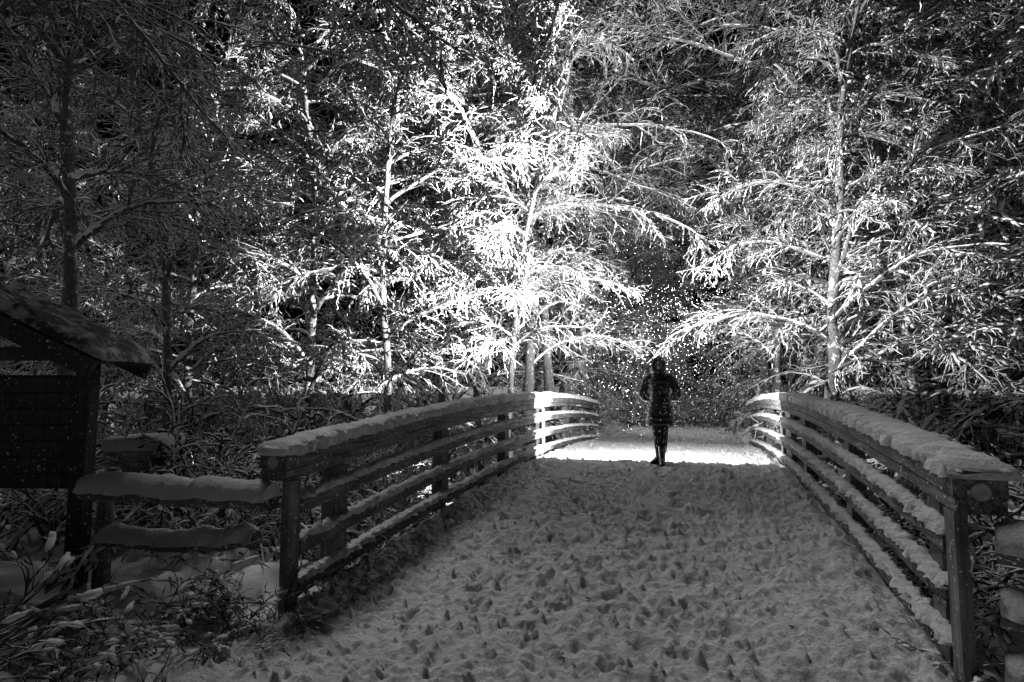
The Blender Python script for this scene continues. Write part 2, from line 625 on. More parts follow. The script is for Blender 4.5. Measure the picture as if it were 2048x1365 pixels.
def fence_post(x, y, h, r, parent, org, base=-.3):
    P = np.array([[[x, y, base], [x, y, (h + base) / 2], [x + .005, y, h]]]) - org
    V, Q = tubes(P, np.array([[r * 1.05, r, r * .95]]), 12, caps=False)
    top = np.array([[0, 1, 2, 3], [0, 3, 4, 5], [0, 5, 6, 7], [0, 7, 8, 9], [0, 9, 10, 11]]) + 24
    Q = np.concatenate([Q, top])
    o = link('fence_post', np_mesh('fence_post', V, Q), M_POST, parent)
    bm = bmesh.new()
    bmesh.ops.create_icosphere(bm, subdivisions=2, radius=1, matrix=Matrix.Translation(Vector((x, y, h + .02)) - Vector(org)) @ Matrix.Diagonal((r * 1.2, r * 1.2, .07, 1)))
    c = bm_obj('snow_cap', bm, M_RAILSNOW, o, smooth=True)
    return o


# left fence, from the bridge's left end towards the kiosk
lf = empty('log_fence', (A - .4, 3.2, 0)); org = np.array(lf.location)
tag(lf, 'snow buried log fence joining the left end of the bridge near the kiosk', 'fence', 'log fences at the bridge approach')
e0 = np.array([A - .10, 3.22]); e1 = np.array(spot_at(190, 4.35))
log_rail((*e0, .74), (*e1, .76), .088, lf, 3, .035, org)
log_rail((*(e0 * .93 + e1 * .07), .44), (*(e0 * .12 + e1 * .88), .37), .062, lf, 5, .04, org)
fence_post(e1[0], e1[1] + .15, .74, .06, lf, org)
# right fence, running forward off the right edge
rf = empty('log_fence', (Bx + .5, 3.2, 0)); org = np.array(rf.location)
tag(rf, 'log fence with thick snow running right from the near end of the right railing', 'fence', 'log fences at the bridge approach')
e0 = np.array([Bx + .15, 3.46]); e1 = np.array([3.7, 2.3])
log_rail((*e0, .74), (*e1, .72), .095, rf, 13, .03, org)
log_rail((*e0, .42), (*e1, .40), .09, rf, 15, .03, org)
log_rail((*e0, .12), (*e1, .10), .09, rf, 17, .03, org)
fence_post(4.1, 2.1, .85, .08, rf, org)

# ------------------------------------------------------------------ information kiosk at the left
kx, ky = spot_at(178, 4.55)
kiosk = empty('notice_kiosk', (kx, ky, -.05), YAW)
tag(kiosk, 'dark roofed trail kiosk at left with thick snow on its sloping roof', 'kiosk')


def kbox(name, c, s, m_=M_KIOSK, parent=None, rot=None, bevel=.006):
    bm = bmesh.new(); box_bm(bm, Vector(c), s, rot)
    return bm_obj(name, bm, m_, parent or kiosk, bevel)


KW = 1.75      # spacing of the posts
EAVE = 1.93
slope = math.radians(25)
for dx in (0, -KW):
    kbox('post', (dx, 0, .90), (.12, .12, 1.80))
kbox('cross_beam', (-KW / 2, .0, 1.855), (KW + .3, .09, .11))
kbox('notice_board', (-KW / 2, .03, 1.22), (KW - .14, .05, .92))
for j in range(7):
    kbox('board_slat', (-KW / 2, -.002, .82 + j * .13), (KW - .2, .012, .12), bevel=.003)
RL = 1.32
for sgn in (1, -1):
    cxm = -KW / 2 + sgn * (RL / 2 * math.cos(slope))
    zr = 1.83 + (KW / 2) * math.tan(slope) + .10
    zc = zr - RL / 2 * math.sin(slope)
    rot = Matrix.Rotation(sgn * slope, 3, 'Y')
    kbox('roof_panel', (cxm, 0, zc), (RL, .62, .05), rot=rot)
    for dy in (-.325, .325):
        kbox('barge_board', (cxm - sgn * .02, dy, zc - .07), (RL - .04, .04, .15), rot=rot)
    # snow blanket
    nx, ny = 70, 36
    u = np.linspace(0, RL + .05, nx); v = np.linspace(-.35, .35, ny)
    U, Vv = np.meshgrid(u, v)
    ed = np.minimum(np.minimum(U + .3, RL + .05 - U), np.minimum(Vv + .35, .35 - Vv))
    h = .10 * np.clip(ed / .06, 0, 1) ** .5 * (1 + .5 * fbm(U / .22, Vv / .22, 3, 77 + sgn)) + .02 * fbm(U / .06, Vv / .06, 2, 5) * (ed > .02)
    # local frame -> kiosk frame
    Xl = -KW / 2 + sgn * U * math.cos(slope); Zl = zr - U * math.sin(slope) + .026 + h
    Yl = Vv + .02 * fbm(U / .08, Vv * 0 + 1, 2, 6) * (np.abs(Vv) > .30)
    i = np.arange(nx * ny).reshape(ny, nx)
    Q = np.stack([i[:-1, :-1], i[:-1, 1:], i[1:, 1:], i[1:, :-1]], -1).reshape(-1, 4)
    so = link('roof_snow', np_mesh('roof_snow', np.stack([Xl, Yl, Zl], -1).reshape(-1, 3), Q), M_ROOFSNOW, kiosk)

# ------------------------------------------------------------------ snow capped wooden stand behind the left fence
tx, ty = spot_at(274, 5.9)
st = empty('wooden_stand', (tx, ty, -.1), YAW + .1)
tag(st, 'small wooden stand with two splayed boards under a thick snow cap behind the left fence', 'stand')


def sbox(name, c, s, rot=None, m_=M_PALE):
    bm = bmesh.new(); box_bm(bm, Vector(c), s, rot)
    return bm_obj(name, bm, m_, st, .006)


sbox('leg', (-.17, 0, .46), (.20, .05, .92), Matrix.Rotation(.16, 3, 'Y'))
sbox('leg', (.17, 0, .46), (.20, .05, .92), Matrix.Rotation(-.22, 3, 'Y'))
sbox('leg', (-.17, .5, .46), (.20, .05, .92), Matrix.Rotation(.16, 3, 'Y'))
sbox('leg', (.17, .5, .46), (.20, .05, .92), Matrix.Rotation(-.22, 3, 'Y'))
tp = sbox('top_board', (0, .25, .935), (.50, .62, .045))
# pillow of snow on it
bm = bmesh.new()
bmesh.ops.create_cube(bm, size=1, matrix=Matrix.Translation((0, .25, 1.03)) @ Matrix.Diagonal((.55, .66, .14, 1)))
bmesh.ops.bevel(bm, geom=list(bm.edges), offset=.05, segments=3, affect='EDGES', profile=.6)
bmesh.ops.subdivide_edges(bm, edges=list(bm.edges), cuts=3, use_grid_fill=True)
rr = random.Random(4)
for v in bm.verts:
    v.co += Vector((rr.uniform(-.006, .006), rr.uniform(-.006, .006), rr.uniform(-.008, .008)))
bm_obj('snow_cap', bm, M_RAILSNOW, tp, smooth=True)

# ------------------------------------------------------------------ trees
rng = np.random.RandomState(11)


def grow(base, d, length, r0, r1, n, droop, wob, bumpy=.25, curl=None):
    B = len(base)
    P = np.empty((B, n + 1, 3)); P[:, 0] = base
    d = norm(d)
    st_ = (length / n)[:, None]
    for i in range(n):
        P[:, i + 1] = P[:, i] + d * st_
        d = d + rng.normal(0, wob, (B, 3))
        d[:, 2] -= (droop if np.isscalar(droop) else droop)  / n
        d = norm(d)
    t = np.linspace(0, 1, n + 1)[None]
    R = (r0[:, None] * (1 - t) + r1[:, None] * t) * np.exp(rng.normal(0, bumpy, (B, n + 1)))
    return P, R


def spawn(P, R, cnt, t0, t1, ang, lenr, rr_, flatness=0.0, tip=.5, up=0.0):
    """children on parents: returns base, dir, length, radius"""
    B, n, _ = P.shape
    idx = np.repeat(np.arange(B), cnt)
    t = rng.uniform(t0, t1, len(idx))
    f = t * (n - 1); i0 = np.minimum(f.astype(int), n - 2); fr = (f - i0)[:, None]
    base = P[idx, i0] * (1 - fr) + P[idx, i0 + 1] * fr
    T = norm(P[idx, i0 + 1] - P[idx, i0])
    rnd = rng.normal(0, 1, (len(idx), 3)); rnd[:, 2] *= (1 - flatness)
    perp = norm(rnd - (rnd * T).sum(1, keepdims=True) * T)
    a = rng.uniform(ang[0], ang[1], len(idx))[:, None]
    d = T * np.cos(a) + perp * np.sin(a)
    d[:, 2] += up
    L = rng.uniform(lenr[0], lenr[1], len(idx)) * (1 - tip * t)
    r = rng.uniform(rr_[0], rr_[1], len(idx))
    return base, norm(d), L, r


def tree_meshes(kind, seed, H=12.0):
    global rng
    rng = np.random.RandomState(seed)
    fat = 1.0
    if kind == 'alder':
        nl, L0, el, droop, flat_, first = 30, 3.6, (.35, .95), 1.25, .35, .10
    elif kind == 'slim':
        nl, L0, el, droop, flat_, first = 26, 2.2, (.5, 1.15), 1.3, .3, .26
    elif kind == 'column':
        nl, L0, el, droop, flat_, first = 28, 3.1, (.45, 1.0), 1.3, .3, .25
    elif kind == 'canopy':   # bare below, wide arching crown above
        nl, L0, el, droop, flat_, first = 34, 4.4, (.1, .9), 1.0, .35, .42
    else:  # hemlock: level, drooping boughs with broad snow pads
        nl, L0, el, droop, flat_, first = 34, 2.9, (-.05, .45), .9, .8, .06
        fat = 1.6
    tr_r = {'alder': .10, 'slim': .09, 'hemlock': .12, 'canopy': .11, 'column': .15}[kind]
    P, R = grow(np.zeros((1, 3)), np.array([[rng.normal(0, .02), rng.normal(0, .02), 1.0]]), np.array([H]), np.array([tr_r]), np.array([.02]), 26, 0, .045, .05)
    P[0, 0, 2] = -1.4
    R[0, 0] *= 1.25
    trunk = tubes(P, R, 12)
    # limbs
    t = np.linspace(first, .97, nl) + rng.uniform(-.012, .012, nl)
    f = t * 26; i0 = np.minimum(f.astype(int), 25); fr = (f - i0)[:, None]
    base = P[0, i0] * (1 - fr) + P[0, i0 + 1] * fr
    az = np.arange(nl) * 2.399 + rng.uniform(-.5, .5, nl)
    e = rng.uniform(el[0], el[1], nl)
    d = np.stack([np.cos(az) * np.cos(e), np.sin(az) * np.cos(e), np.sin(e)], 1)
    tt = t if kind != 'canopy' else np.abs(t - .62) * 1.3
    L = L0 * (1.05 - .66 * tt ** 1.3) * rng.uniform(.75, 1.25, nl)
    r0 = .056 * (1.05 - .65 * t)
    LP, LR = grow(base, d, L, r0, r0 * .42, 14, droop * 1.1, .07, .16)
    # secondaries
    b, d, L, r = spawn(LP, LR, 17, .10, 1.0, (.35, 1.05), (.6, 1.5), (.009 * fat, .015 * fat), flat_, .5, .05)
    SP, SR = grow(b, d, L, r, r * .6, 8, .7, .13, .28)
    # twigs
    b, d, L, r = spawn(SP, SR, 9, .05, 1.0, (.35, 1.15), (.12, .50), (.0052 * fat, .0088 * fat), flat_ * .6, .4, .0)
    TP, TR = grow(b, d, L, r, r * .85, 5, .7, .24, .48)
    tm = np_mesh(kind + '_trunk', *trunk); tm.materials.append(M_TRUNK)
    lms = []
    for i in range(nl):
        lm = np_mesh(kind + '_limb', *tubes(LP[i:i + 1], LR[i:i + 1], 7)); lm.materials.append(M_LIMB); lms.append(lm)
    tw = merge([tubes(SP, SR, 5), tubes(TP, TR, 4)])
    wm = np_mesh(kind + '_twigs', *tw); wm.materials.append(M_TWIG)
    cm_ = np_mesh(kind + '_limbs', *tubes(LP, LR, 6)); cm_.materials.append(M_LIMB)
    pm = None
    if kind == 'hemlock':
        c1, t1 = on_lines(SP, 2); c2, t2 = on_lines(LP, 7)
        C = np.concatenate([c1, c2]); T = np.concatenate([t1, t2]); n_ = len(C)
        C[:, 2] += .012
        pm = np_mesh('snow_pads', *pads(C, T, rng.uniform(.06, .17, n_), rng.uniform(.025, .055, n_), rng.uniform(.018, .035, n_)))
        pm.materials.append(M_SNOW)
    return tm, lms, wm, cm_, pm


def ico(sub):
    bm = bmesh.new(); bmesh.ops.create_icosphere(bm, subdivisions=sub, radius=1)
    bm.verts.ensure_lookup_table()
    V = np.array([v.co[:] for v in bm.verts]); F = np.array([[v.index for v in f.verts] for f in bm.faces]); bm.free()
    return V, F


IV, IF = ico(2)


def pads(C, T, ln_, wd, ht):
    """lumps of snow at points C, long along T"""
    B = len(C)
    T = norm(T); up = np.zeros_like(T); up[:, 2] = 1
    S = norm(np.cross(T, up) + 1e-5); U = np.cross(S, T)
    W = IV[None] * (1 + rng.normal(0, .13, (B, len(IV), 1)))
    V = (C[:, None] + T[:, None] * (W[..., 0] * ln_[:, None])[..., None] + S[:, None] * (W[..., 1] * wd[:, None])[..., None]
         + U[:, None] * (W[..., 2] * ht[:, None])[..., None])
    return V.reshape(-1, 3), (IF[None] + (np.arange(B) * len(IV))[:, None, None]).reshape(-1, 3)


def on_lines(P, cnt, t0=.15, t1=1.0):
    B, n, _ = P.shape
    idx = np.repeat(np.arange(B), cnt); t = rng.uniform(t0, t1, len(idx))
    f = t * (n - 1); i0 = np.minimum(f.astype(int), n - 2); fr = (f - i0)[:, None]
    return P[idx, i0] * (1 - fr) + P[idx, i0 + 1] * fr, P[idx, i0 + 1] - P[idx, i0]


VAR = {
    'alder': [tree_meshes('alder', s) for s in (1, 2)],
    'slim': [tree_meshes('slim', s) for s in (3,)],
    'hemlock': [tree_meshes('hemlock', s) for s in (5,)],
    'canopy': [tree_meshes('canopy', s) for s in (7,)],
    'column': [tree_meshes('column', s) for s in (9, 10)],
}



def ground_z(x, y):
    return float(terrain(np.array([x]), np.array([y]))[0])


def tree(kind, v, x, y, s=1.0, rz=0.0, label=None, group=None, lean=(0, 0)):
    tm, lms, wm, cm_, pm = VAR[kind][v % len(VAR[kind])]
    nm = {'alder': 'alder_tree', 'slim': 'young_tree', 'hemlock': 'evergreen_tree', 'canopy': 'alder_tree', 'column': 'alder_tree'}[kind]
    e = empty(nm, (x, y, ground_z(x, y)), rz)
    e.rotation_euler = (lean[0], lean[1], rz)
    e.scale = (s, s, s)
    tag(e, label, 'tree', group)
    # near trees carry each limb as a part; trees of the mass behind have one crown
    parts = [('trunk', tm)] + ([('limb', lm) for lm in lms] + [('twigs', wm)] if group is None else [('crown', wm), ('limbs', cm_)])
    if pm is not None: parts.append(('snow_pads', pm))
    for name, me in parts:
        o = bpy.data.objects.new(name, me); col.objects.link(o); o.parent = e
        if name in ('twigs', 'crown', 'limbs', 'snow_pads'): o['kind'] = 'stuff'
    return e


def tree_px(kind, v, px, depth, *a, **k):
    x, y = spot_at(px, depth)
    return tree(kind, v, x, y, *a, **k)


# the trees one can single out
tree_px('column', 0, 1062, 12.6, 1.0, .4, 'tall pale alder standing straight behind the crest of the left railing')
tree_px('slim', 0, 1005, 12.0, .95, 1.9, 'slender leaning tree just left of the tall alder behind the left railing', lean=(0, -.07))
tree_px('slim', 0, 1548, 12.8, 1.05, 2.2, 'brightly lit slim tree rising right behind the far end of the right railing')
tree_px('column', 1, 1672, 10.6, 1.0, 5.1, 'thick alder with dark upper trunk standing behind the middle of the right railing')
tree_px('slim', 0, 965, 14.5, 1.05, 4.0, 'thin tree in the shadowed thicket left of the paired pale trunks')
tree_px('slim', 0, 138, 6.8, 1.05, 0.3, 'dark tree rising behind the kiosk roof at far left')
tree_px('hemlock', 0, 2080, 8.9, .95, 1.0, 'evergreen with heavy snow pads nearest the right edge')
tree_px('hemlock', 1, 1860, 10.2, .95, 2.4, 'evergreen with level snowy boughs right of the thick alder')
# the stands on both banks and over the path
ORD = ['leftmost'] + [w_ + ' from the left' for w_ in 'second third fourth fifth sixth seventh eighth ninth tenth eleventh twelfth'.split()]


def stand(rows, label, group, k0=0.0, sc0=.95):
    rank = {r: k for k, r in enumerate(sorted(rows, key=lambda r: r[0]))}
    for i, (px_, d_, k_, v_) in enumerate(rows):
        lab = label.replace('%', ORD[rank[rows[i]]])
        tree_px(k_, v_, px_, d_, sc0 + .14 * ((i * 37) % 7) / 7, i * 1.7 + k0, lab, group)


stand([(900, 13.4, 'alder', 1), (780, 12.2, 'alder', 0), (680, 14.5, 'alder', 1), (595, 12.0, 'alder', 1), (500, 15.5, 'alder', 0), (400, 13.0, 'alder', 1),
       (300, 17, 'alder', 0), (200, 14.2, 'alder', 1), (95, 18, 'alder', 0), (0, 16, 'alder', 1), (-110, 19, 'alder', 0)],
      'snowy tree, % in the front row beyond the left railing', 'front trees of the stand left of the bridge')
stand([(950, 17, 'canopy', 0), (1120, 18, 'alder', 1), (800, 17, 'canopy', 1), (640, 17, 'alder', 0), (460, 18, 'canopy', 0), (300, 19, 'alder', 1), (130, 20, 'canopy', 1), (1040, 21, 'hemlock', 1)],
      'dimmer tree, % in the rear row beyond the left railing', 'rear trees of the stand left of the bridge', 1)
stand([(1625, 13.8, 'column', 0), (1770, 12.0, 'alder', 1), (1900, 11.0, 'alder', 0), (1990, 12.5, 'alder', 1), (2200, 9.6, 'hemlock', 0), (2330, 10.0, 'alder', 1)],
      'snowy tree, % in the front row beyond the right railing', 'front trees of the stand right of the bridge', 2)
stand([(1640, 18, 'hemlock', 0), (1800, 16, 'canopy', 0), (1980, 15, 'canopy', 1), (1700, 22, 'alder', 0)],
      'dimmer tree, % in the rear row beyond the right railing', 'rear trees of the stand right of the bridge', 3)
stand([(1105, 13.4, 'canopy', 1), (1580, 13.9, 'canopy', 0), (1165, 15.8, 'canopy', 0), (1535, 16.4, 'canopy', 1), (1190, 20, 'canopy', 1), (1500, 20.5, 'canopy', 0), (1235, 26, 'canopy', 0), (1440, 30, 'canopy', 1)],
      'tree arching snowy boughs high over the far path, %', 'trees arching over the path', 4, 1.3)
stand([(1230, 27, 'alder', 0), (1420, 28, 'alder', 1), (1290, 31, 'hemlock', 1), (1362, 33, 'hemlock', 0), (1180, 31, 'hemlock', 0), (1470, 34, 'hemlock', 1)],
      'dim tree far down the path behind the person, %', 'dim trees far down the path', 5)
# unlit trees on the viewer's side; first two unseen, added to shade the front
tree(  'canopy', 0, -5.6, 1.4, 1.0, 2.0, 'unseen tree added left of the viewer to shade the left foreground')
tree(  'canopy', 1, -8.8, 2.6, 1.0, 4.0, 'unseen tree added left beyond the kiosk to shade the left foreground')
tree_px('slim', 0, 330, 9.0, .95, .6, 'thin unlit tree standing between the kiosk and the lit thicket')


# ------------------------------------------------------------------ shrubs on the banks
def shrub_mesh(seed, nst=22, L=1.5, fat=1.0, spread=.9, long=1.0, pad=False):
    global rng
    rng = np.random.RandomState(seed)
    az = rng.uniform(0, 2 * PI, nst); e = rng.uniform(.5, 1.35, nst)
    b = np.stack([rng.normal(0, .18, nst), rng.normal(0, .18, nst), np.full(nst, -.1)], 1)
    d = np.stack([np.cos(az) * np.cos(e) * spread, np.sin(az) * np.cos(e) * spread, np.sin(e)], 1)
    Ls = rng.uniform(.6, 1.2, nst) * L
    P, R = grow(b, d, Ls, np.full(nst, .016) * fat, np.full(nst, .008) * fat, 9, 1.3, .1, .2)
    parts = [tubes(P, R, 5)]
    b, d, l, r = spawn(P, R, 8, .25, 1, (.4, 1.0), (.25, .6), (.009 * fat, .015 * fat), .3, .4)
    P2, R2 = grow(b, d, l, r, r * .6, 5, .7, .16, .3)
    parts.append(tubes(P2, R2, 4))
    b, d, l, r = spawn(P2, R2, 2 if pad else 4, .2, 1, (.4, 1.1), (.08 * long, .24 * long), (.008 * fat, .014 * fat), .3, .3)
    P3, R3 = grow(b, d, l, r, r * .9, 5, .6, .18, .38)
    parts.append(tubes(P3, R3, 4))
    V, Q = merge(parts)
    if pad:
        c1, t1 = on_lines(P, 5, .3); c2, t2 = on_lines(P2, 2)
        k1 = np.abs(norm(t1)[:, 2]) < .55; c1, t1 = c1[k1], t1[k1]
        k2 = np.abs(norm(t2)[:, 2]) < .6; c2, t2 = c2[k2], t2[k2]
        n1, n2 = len(c1), len(c2); C = np.concatenate([c1, c2]); C[:, 2] += .008
        wd = np.concatenate([rng.uniform(.02, .046, n1), rng.uniform(.012, .03, n2)])
        pv, pf = pads(C, np.concatenate([t1, t2]), wd * rng.uniform(1.1, 2.6, n1 + n2), wd, wd * .6)
        me = np_mesh('shrub', np.concatenate([V, pv]), np.concatenate([np.concatenate([Q[:, [0, 1, 2]], Q[:, [0, 2, 3]]]), pf + len(V)]))
        me.materials.append(M_DARKTWIG); me.materials.append(M_SNOW)
        mi = np.zeros(len(Q) * 2 + len(pf), dtype=np.int32); mi[len(Q) * 2:] = 1
        me.polygons.foreach_set('material_index', mi)
    else:
        me = np_mesh('shrub', V, Q); me.materials.append(M_TWIG)
    return me


SH = [shrub_mesh(s) for s in (31, 32, 33)]
SHB = [shrub_mesh(s, 10, 1.1, .5, 1.1, 1.3, True) for s in (41, 42, 43)]


def shrub(x, y, s, rz, label, group, lib=SH, v=0):
    o = bpy.data.objects.new('snowy_shrub', lib[v % len(lib)]); col.objects.link(o)
    o.location = (x, y, ground_z(x, y) + .02); o.rotation_euler = (0, 0, rz); o.scale = (s, s, s)
    tag(o, label, 'shrub', group)
    return o


r_ = random.Random(9)
for i in range(26):
    y = 4.4 + i * .30
    shrub(A - 1.4 - (.9 if y > 8.2 else 0) - (.6 if y > 12 else 0) - r_.random() * 1.9, y, r_.uniform(.9, 1.5) * (.75 if y > 8.5 else 1), r_.random() * 6, 'snow crusted shrub in the gully outside the left railing', 'shrubs in the gully left of the bridge', SH, i)
for i in range(26):
    y = 4.1 + i * .31
    shrub(Bx + 1.4 + (.9 if y > 8.2 else 0) + (.6 if y > 12 else 0) + r_.random() * 2.0, y, r_.uniform(.8, 1.4) * (.75 if y > 8.5 else 1), r_.random() * 6, 'snow crusted shrub in the gully outside the right railing', 'shrubs in the gully right of the bridge', SH, i)
for i in range(14):
    a = i / 14
    for s_, lo in ((-1, A - .4), (1, Bx + .35)):
        shrub(lo + s_ * (.6 + r_.random() * 1.2), 20.5 + a * 16, r_.uniform(.7, 1.2), r_.random() * 6, 'dim shrub beside the path beyond the bridge', 'shrubs along the far path', SH, i)
# lit thicket on the far sides of both gullies
for i in range(34):
    x = A - 3.4 - (i % 17) * .62 - r_.random() * .4
    shrub(x, 9.3 + r_.random() * 1.2 + (i // 17) * 2.2, r_.uniform(1.1, 1.7), r_.random() * 6, 'snow crusted shrub in the lit thicket far left of the bridge', 'thicket shrubs far left of the bridge', SH, i)
for i in range(22):
    x = Bx + 3.2 + (i % 11) * .7 + r_.random() * .4
    shrub(x, 9.6 + r_.random() * 1.2 + (i // 11) * 2.2, r_.uniform(1.0, 1.6), r_.random() * 6, 'snow crusted shrub in the lit thicket right of the bridge', 'thicket shrubs right of the bridge', SH, i)
for i in range(16):
    shrub(A - 2.2 - i * .75 - r_.random() * .4, 14.0 + r_.random() * 1.8, r_.uniform(1.3, 1.9), r_.random() * 6, 'snow crusted shrub on the far bank beyond the left gully', 'shrubs on the far bank at left', SH, i)
for i in range(12):
    shrub(Bx + 2.4 + i * .8 + r_.random() * .4, 14.2 + r_.random() * 1.8, r_.uniform(1.2, 1.8), r_.random() * 6, 'snow crusted shrub on the far bank beyond the right gully', 'shrubs on the far bank at right', SH, i)
for i in range(16):
    shrub(-3.6 + i * .36, 24.5 + r_.random() * 4, r_.uniform(1.0, 1.7), r_.random() * 6, 'dim shrub closing off the path far behind the person', 'shrubs closing the far path', SH, i)
# behind kiosk and fence
for i, (px_, d_) in enumerate([(60, 6.2), (120, 6.6), (330, 7.4), (390, 6.6), (480, 6.8), (440, 5.6), (540, 5.6), (220, 7.8), (20, 5.3)]):
    x, y = spot_at(px_, d_)
    shrub(x, y, r_.uniform(.8, 1.15), i, 'twiggy snow dusted shrub behind the left log fence', 'shrubs behind the left fence', SH, i)
# heavy, low bushes at the left front
for i, (px_, d_, s_) in enumerate([(40, 3.3, .62), (170, 3.0, .5), (300, 3.4, .5), (400, 3.6, .62), (500, 3.75, .6), (560, 3.8, .5), (340, 3.9, .6), (-40, 2.7, .8), (560, 3.6, .35), (230, 2.45, .38)]):
    x, y = spot_at(px_, d_)
    shrub(x, y, s_, i * 1.1, 'low bush bowed under snow in the left foreground', 'low bushes in the left foreground', SHB, i)
for i, (px_, d_, s_) in enumerate([(2010, 3.6, .6), (1980, 3.1, .4), (2060, 2.9, .5)]):
    x, y = spot_at(px_, d_)
    shrub(x, y, s_, i * 1.4, 'low snowy bush behind the right log fence', 'low bushes behind the right fence', SHB, i)


# ------------------------------------------------------------------ the person
FX, FY = -.60, 9.30
FZ = float(deck_z(FY)) + .0
per = empty('person', (FX, FY, FZ), 0)
tag(per, 'person in a dark hooded puffer coat and leggings on the bridge crest, arms behind back', 'person')


def skin_obj(name, verts, edges, radii, m_, parent, sub=2, root=0):
    me = bpy.data.meshes.new(name)
    me.from_pydata(verts, edges, [])
    o = link(name, me, m_, parent)
    md = o.modifiers.new('skin', 'SKIN'); md.use_smooth_shade = True
    for i, s in enumerate(me.skin_vertices[0].data):
        rr_ = radii[i]
        s.radius = rr_ if isinstance(rr_, tuple) else (rr_, rr_)
        s.use_root = (i == root)
    md2 = o.modifiers.new('sub', 'SUBSURF'); md2.levels = sub; md2.render_levels = sub
    dg = bpy.context.evaluated_depsgraph_get()
    em = bpy.data.meshes.new_from_object(o.evaluated_get(dg))
    o.modifiers.clear(); old = o.data; o.data = em
    bpy.data.meshes.remove(old)
    for p_ in em.polygons: p_.use_smooth = True
    return o


# faces the camera (towards -y). Continuous body: legs, trunk, arms, neck, head
bv = [(0, 0, .92), (0, .0, 1.10), (0, .01, 1.28), (0, .0, 1.42), (0, -.005, 1.50), (0, -.01, 1.56), (0, -.015, 1.62),
      (.075, 0, .86), (.062, -.01, .50), (.05, .01, .30), (.022, -.03, .09), (.025, -.10, .05), (.028, -.18, .04),
      (-.078, 0, .86), (-.062, .0, .50), (-.048, .02, .30), (-.025, .07, .09), (-.06, .02, .05), (-.10, -.03, .04),
      (.15, .01, 1.40), (.245, .05, 1.16), (.13, .17, 1.02),
      (-.15, .01, 1.40), (-.245, .05, 1.16), (-.13, .17, 1.02)]
be = [(0, 1), (1, 2), (2, 3), (3, 4), (4, 5), (5, 6), (0, 7), (7, 8), (8, 9), (9, 10), (10, 11), (11, 12),
      (0, 13), (13, 14), (14, 15), (15, 16), (16, 17), (17, 18), (3, 19), (19, 20), (20, 21), (3, 22), (22, 23), (23, 24)]
br = [(.15, .11), (.12, .09), (.14, .10), (.09, .07), .045, .07, .082,
      .095, .066, .060, .038, .04, .034, .095, .066, .060, .038, .04, .034,
      .055, .042, .03, .055, .042, .03]
skin_obj('body', bv, be, br, M_LEGS, per)


def loft(rings, k=28, seed=0, quilt=0.0):
    """rings: (cx, cy, z, rx, ry)"""
    V = []
    for (cx_, cy_, z, rx, ry) in rings:
        for j in range(k):
            a = 2 * PI * j / k
            V.append((cx_ + rx * math.cos(a), cy_ + ry * math.sin(a), z))
    V = np.array(V)
    i = np.arange(len(V)).reshape(-1, k)
    a0 = i[:-1]; a1 = np.roll(a0, -1, 1); b0 = i[1:]; b1 = np.roll(b0, -1, 1)
    return V, np.stack([a0, a1, b1, b0], -1).reshape(-1, 4)


# coat body with quilting ridges
prof = [(.62, .228, .15), (.70, .220, .148), (.80, .210, .145), (.92, .192, .135), (1.04, .156, .12), (1.12, .148, .115), (1.22, .158, .12), (1.32, .168, .12), (1.38, .165, .11), (1.43, .125, .09), (1.47, .075, .07)]
zz = np.linspace(.62, 1.47, 70)
rx = np.interp(zz, [p_[0] for p_ in prof], [p_[1] for p_ in prof]); ry = np.interp(zz, [p_[0] for p_ in prof], [p_[2] for p_ in prof])
q = .012 * np.abs(np.sin((zz - .62) / .085 * PI)) 
rings = [(0, .0, z, a_ + q_, b_ + q_) for z, a_, b_, q_ in zip(zz, rx, ry, q)]
cm = loft([(0, 0, .635, .20, .13)] + rings)
arms = []
for s in (1, -1):
    cp = np.array([[s * .135, .0, 1.40], [s * .20, .01, 1.37], [s * .245, .025, 1.28], [s * .295, .05, 1.17], [s * .300, .085, 1.10], [s * .26, .13, 1.05], [s * .16, .175, 1.045], [s * .10, .19, 1.045]])
    tt = np.linspace(0, 7, 46)
    P = np.stack([np.interp(tt, np.arange(8), cp[:, j]) for j in range(3)], 1)
    for _ in range(3): P[1:-1] = (P[:-2] + 2 * P[1:-1] + P[2:]) / 4
    R = np.interp(tt, [0, 2, 4, 7], [.072, .056, .046, .040]) + .005 * np.abs(np.sin(tt * 2.9))
    arms.append(tubes(P[None], R[None], 14, caps=False))
link('puffer_coat', np_mesh('puffer_coat', *merge([cm] + arms)), M_COAT, per)
# zip line
bm = bmesh.new(); box_bm(bm, Vector((0, -.130, 1.06)), (.012, .012, .68), Matrix.Rotation(.02, 3, 'X'))
bm_obj('zip', bm, M_METAL, per)
# hood with opening, lining rim
V = []; Fq = []
nu, nv = 28, 18
for j in range(nv):
    for i in range(nu):
        th_ = j / (nv - 1) * 2.15         # from the back pole forward
        ph = i / nu * 2 * PI
        x = .118 * math.sin(th_) * math.cos(ph); z = .150 * math.sin(th_) * math.sin(ph); y = .12 * math.cos(th_)
        V.append((x, y + .0, 1.60 + z - .012 * (z < 0)))
V = np.array(V); i = np.arange(nu * nv).reshape(nv, nu)
a0 = i[:-1]; a1 = np.roll(a0, -1, 1); b0 = i[1:]; b1 = np.roll(b0, -1, 1)
ho = link('hood', np_mesh('hood', V, np.stack([a0, a1, b1, b0], -1).reshape(-1, 4)), M_COAT, per)
rimp = np.array([[.098 * math.cos(a), -.068, 1.598 + .125 * math.sin(a)] for a in np.linspace(0, 2 * PI, 40)])
link('hood_trim', np_mesh('hood_trim', *tubes(rimp[None], np.full((1, 40), .014), 8, caps=False)), M_LINING, ho)
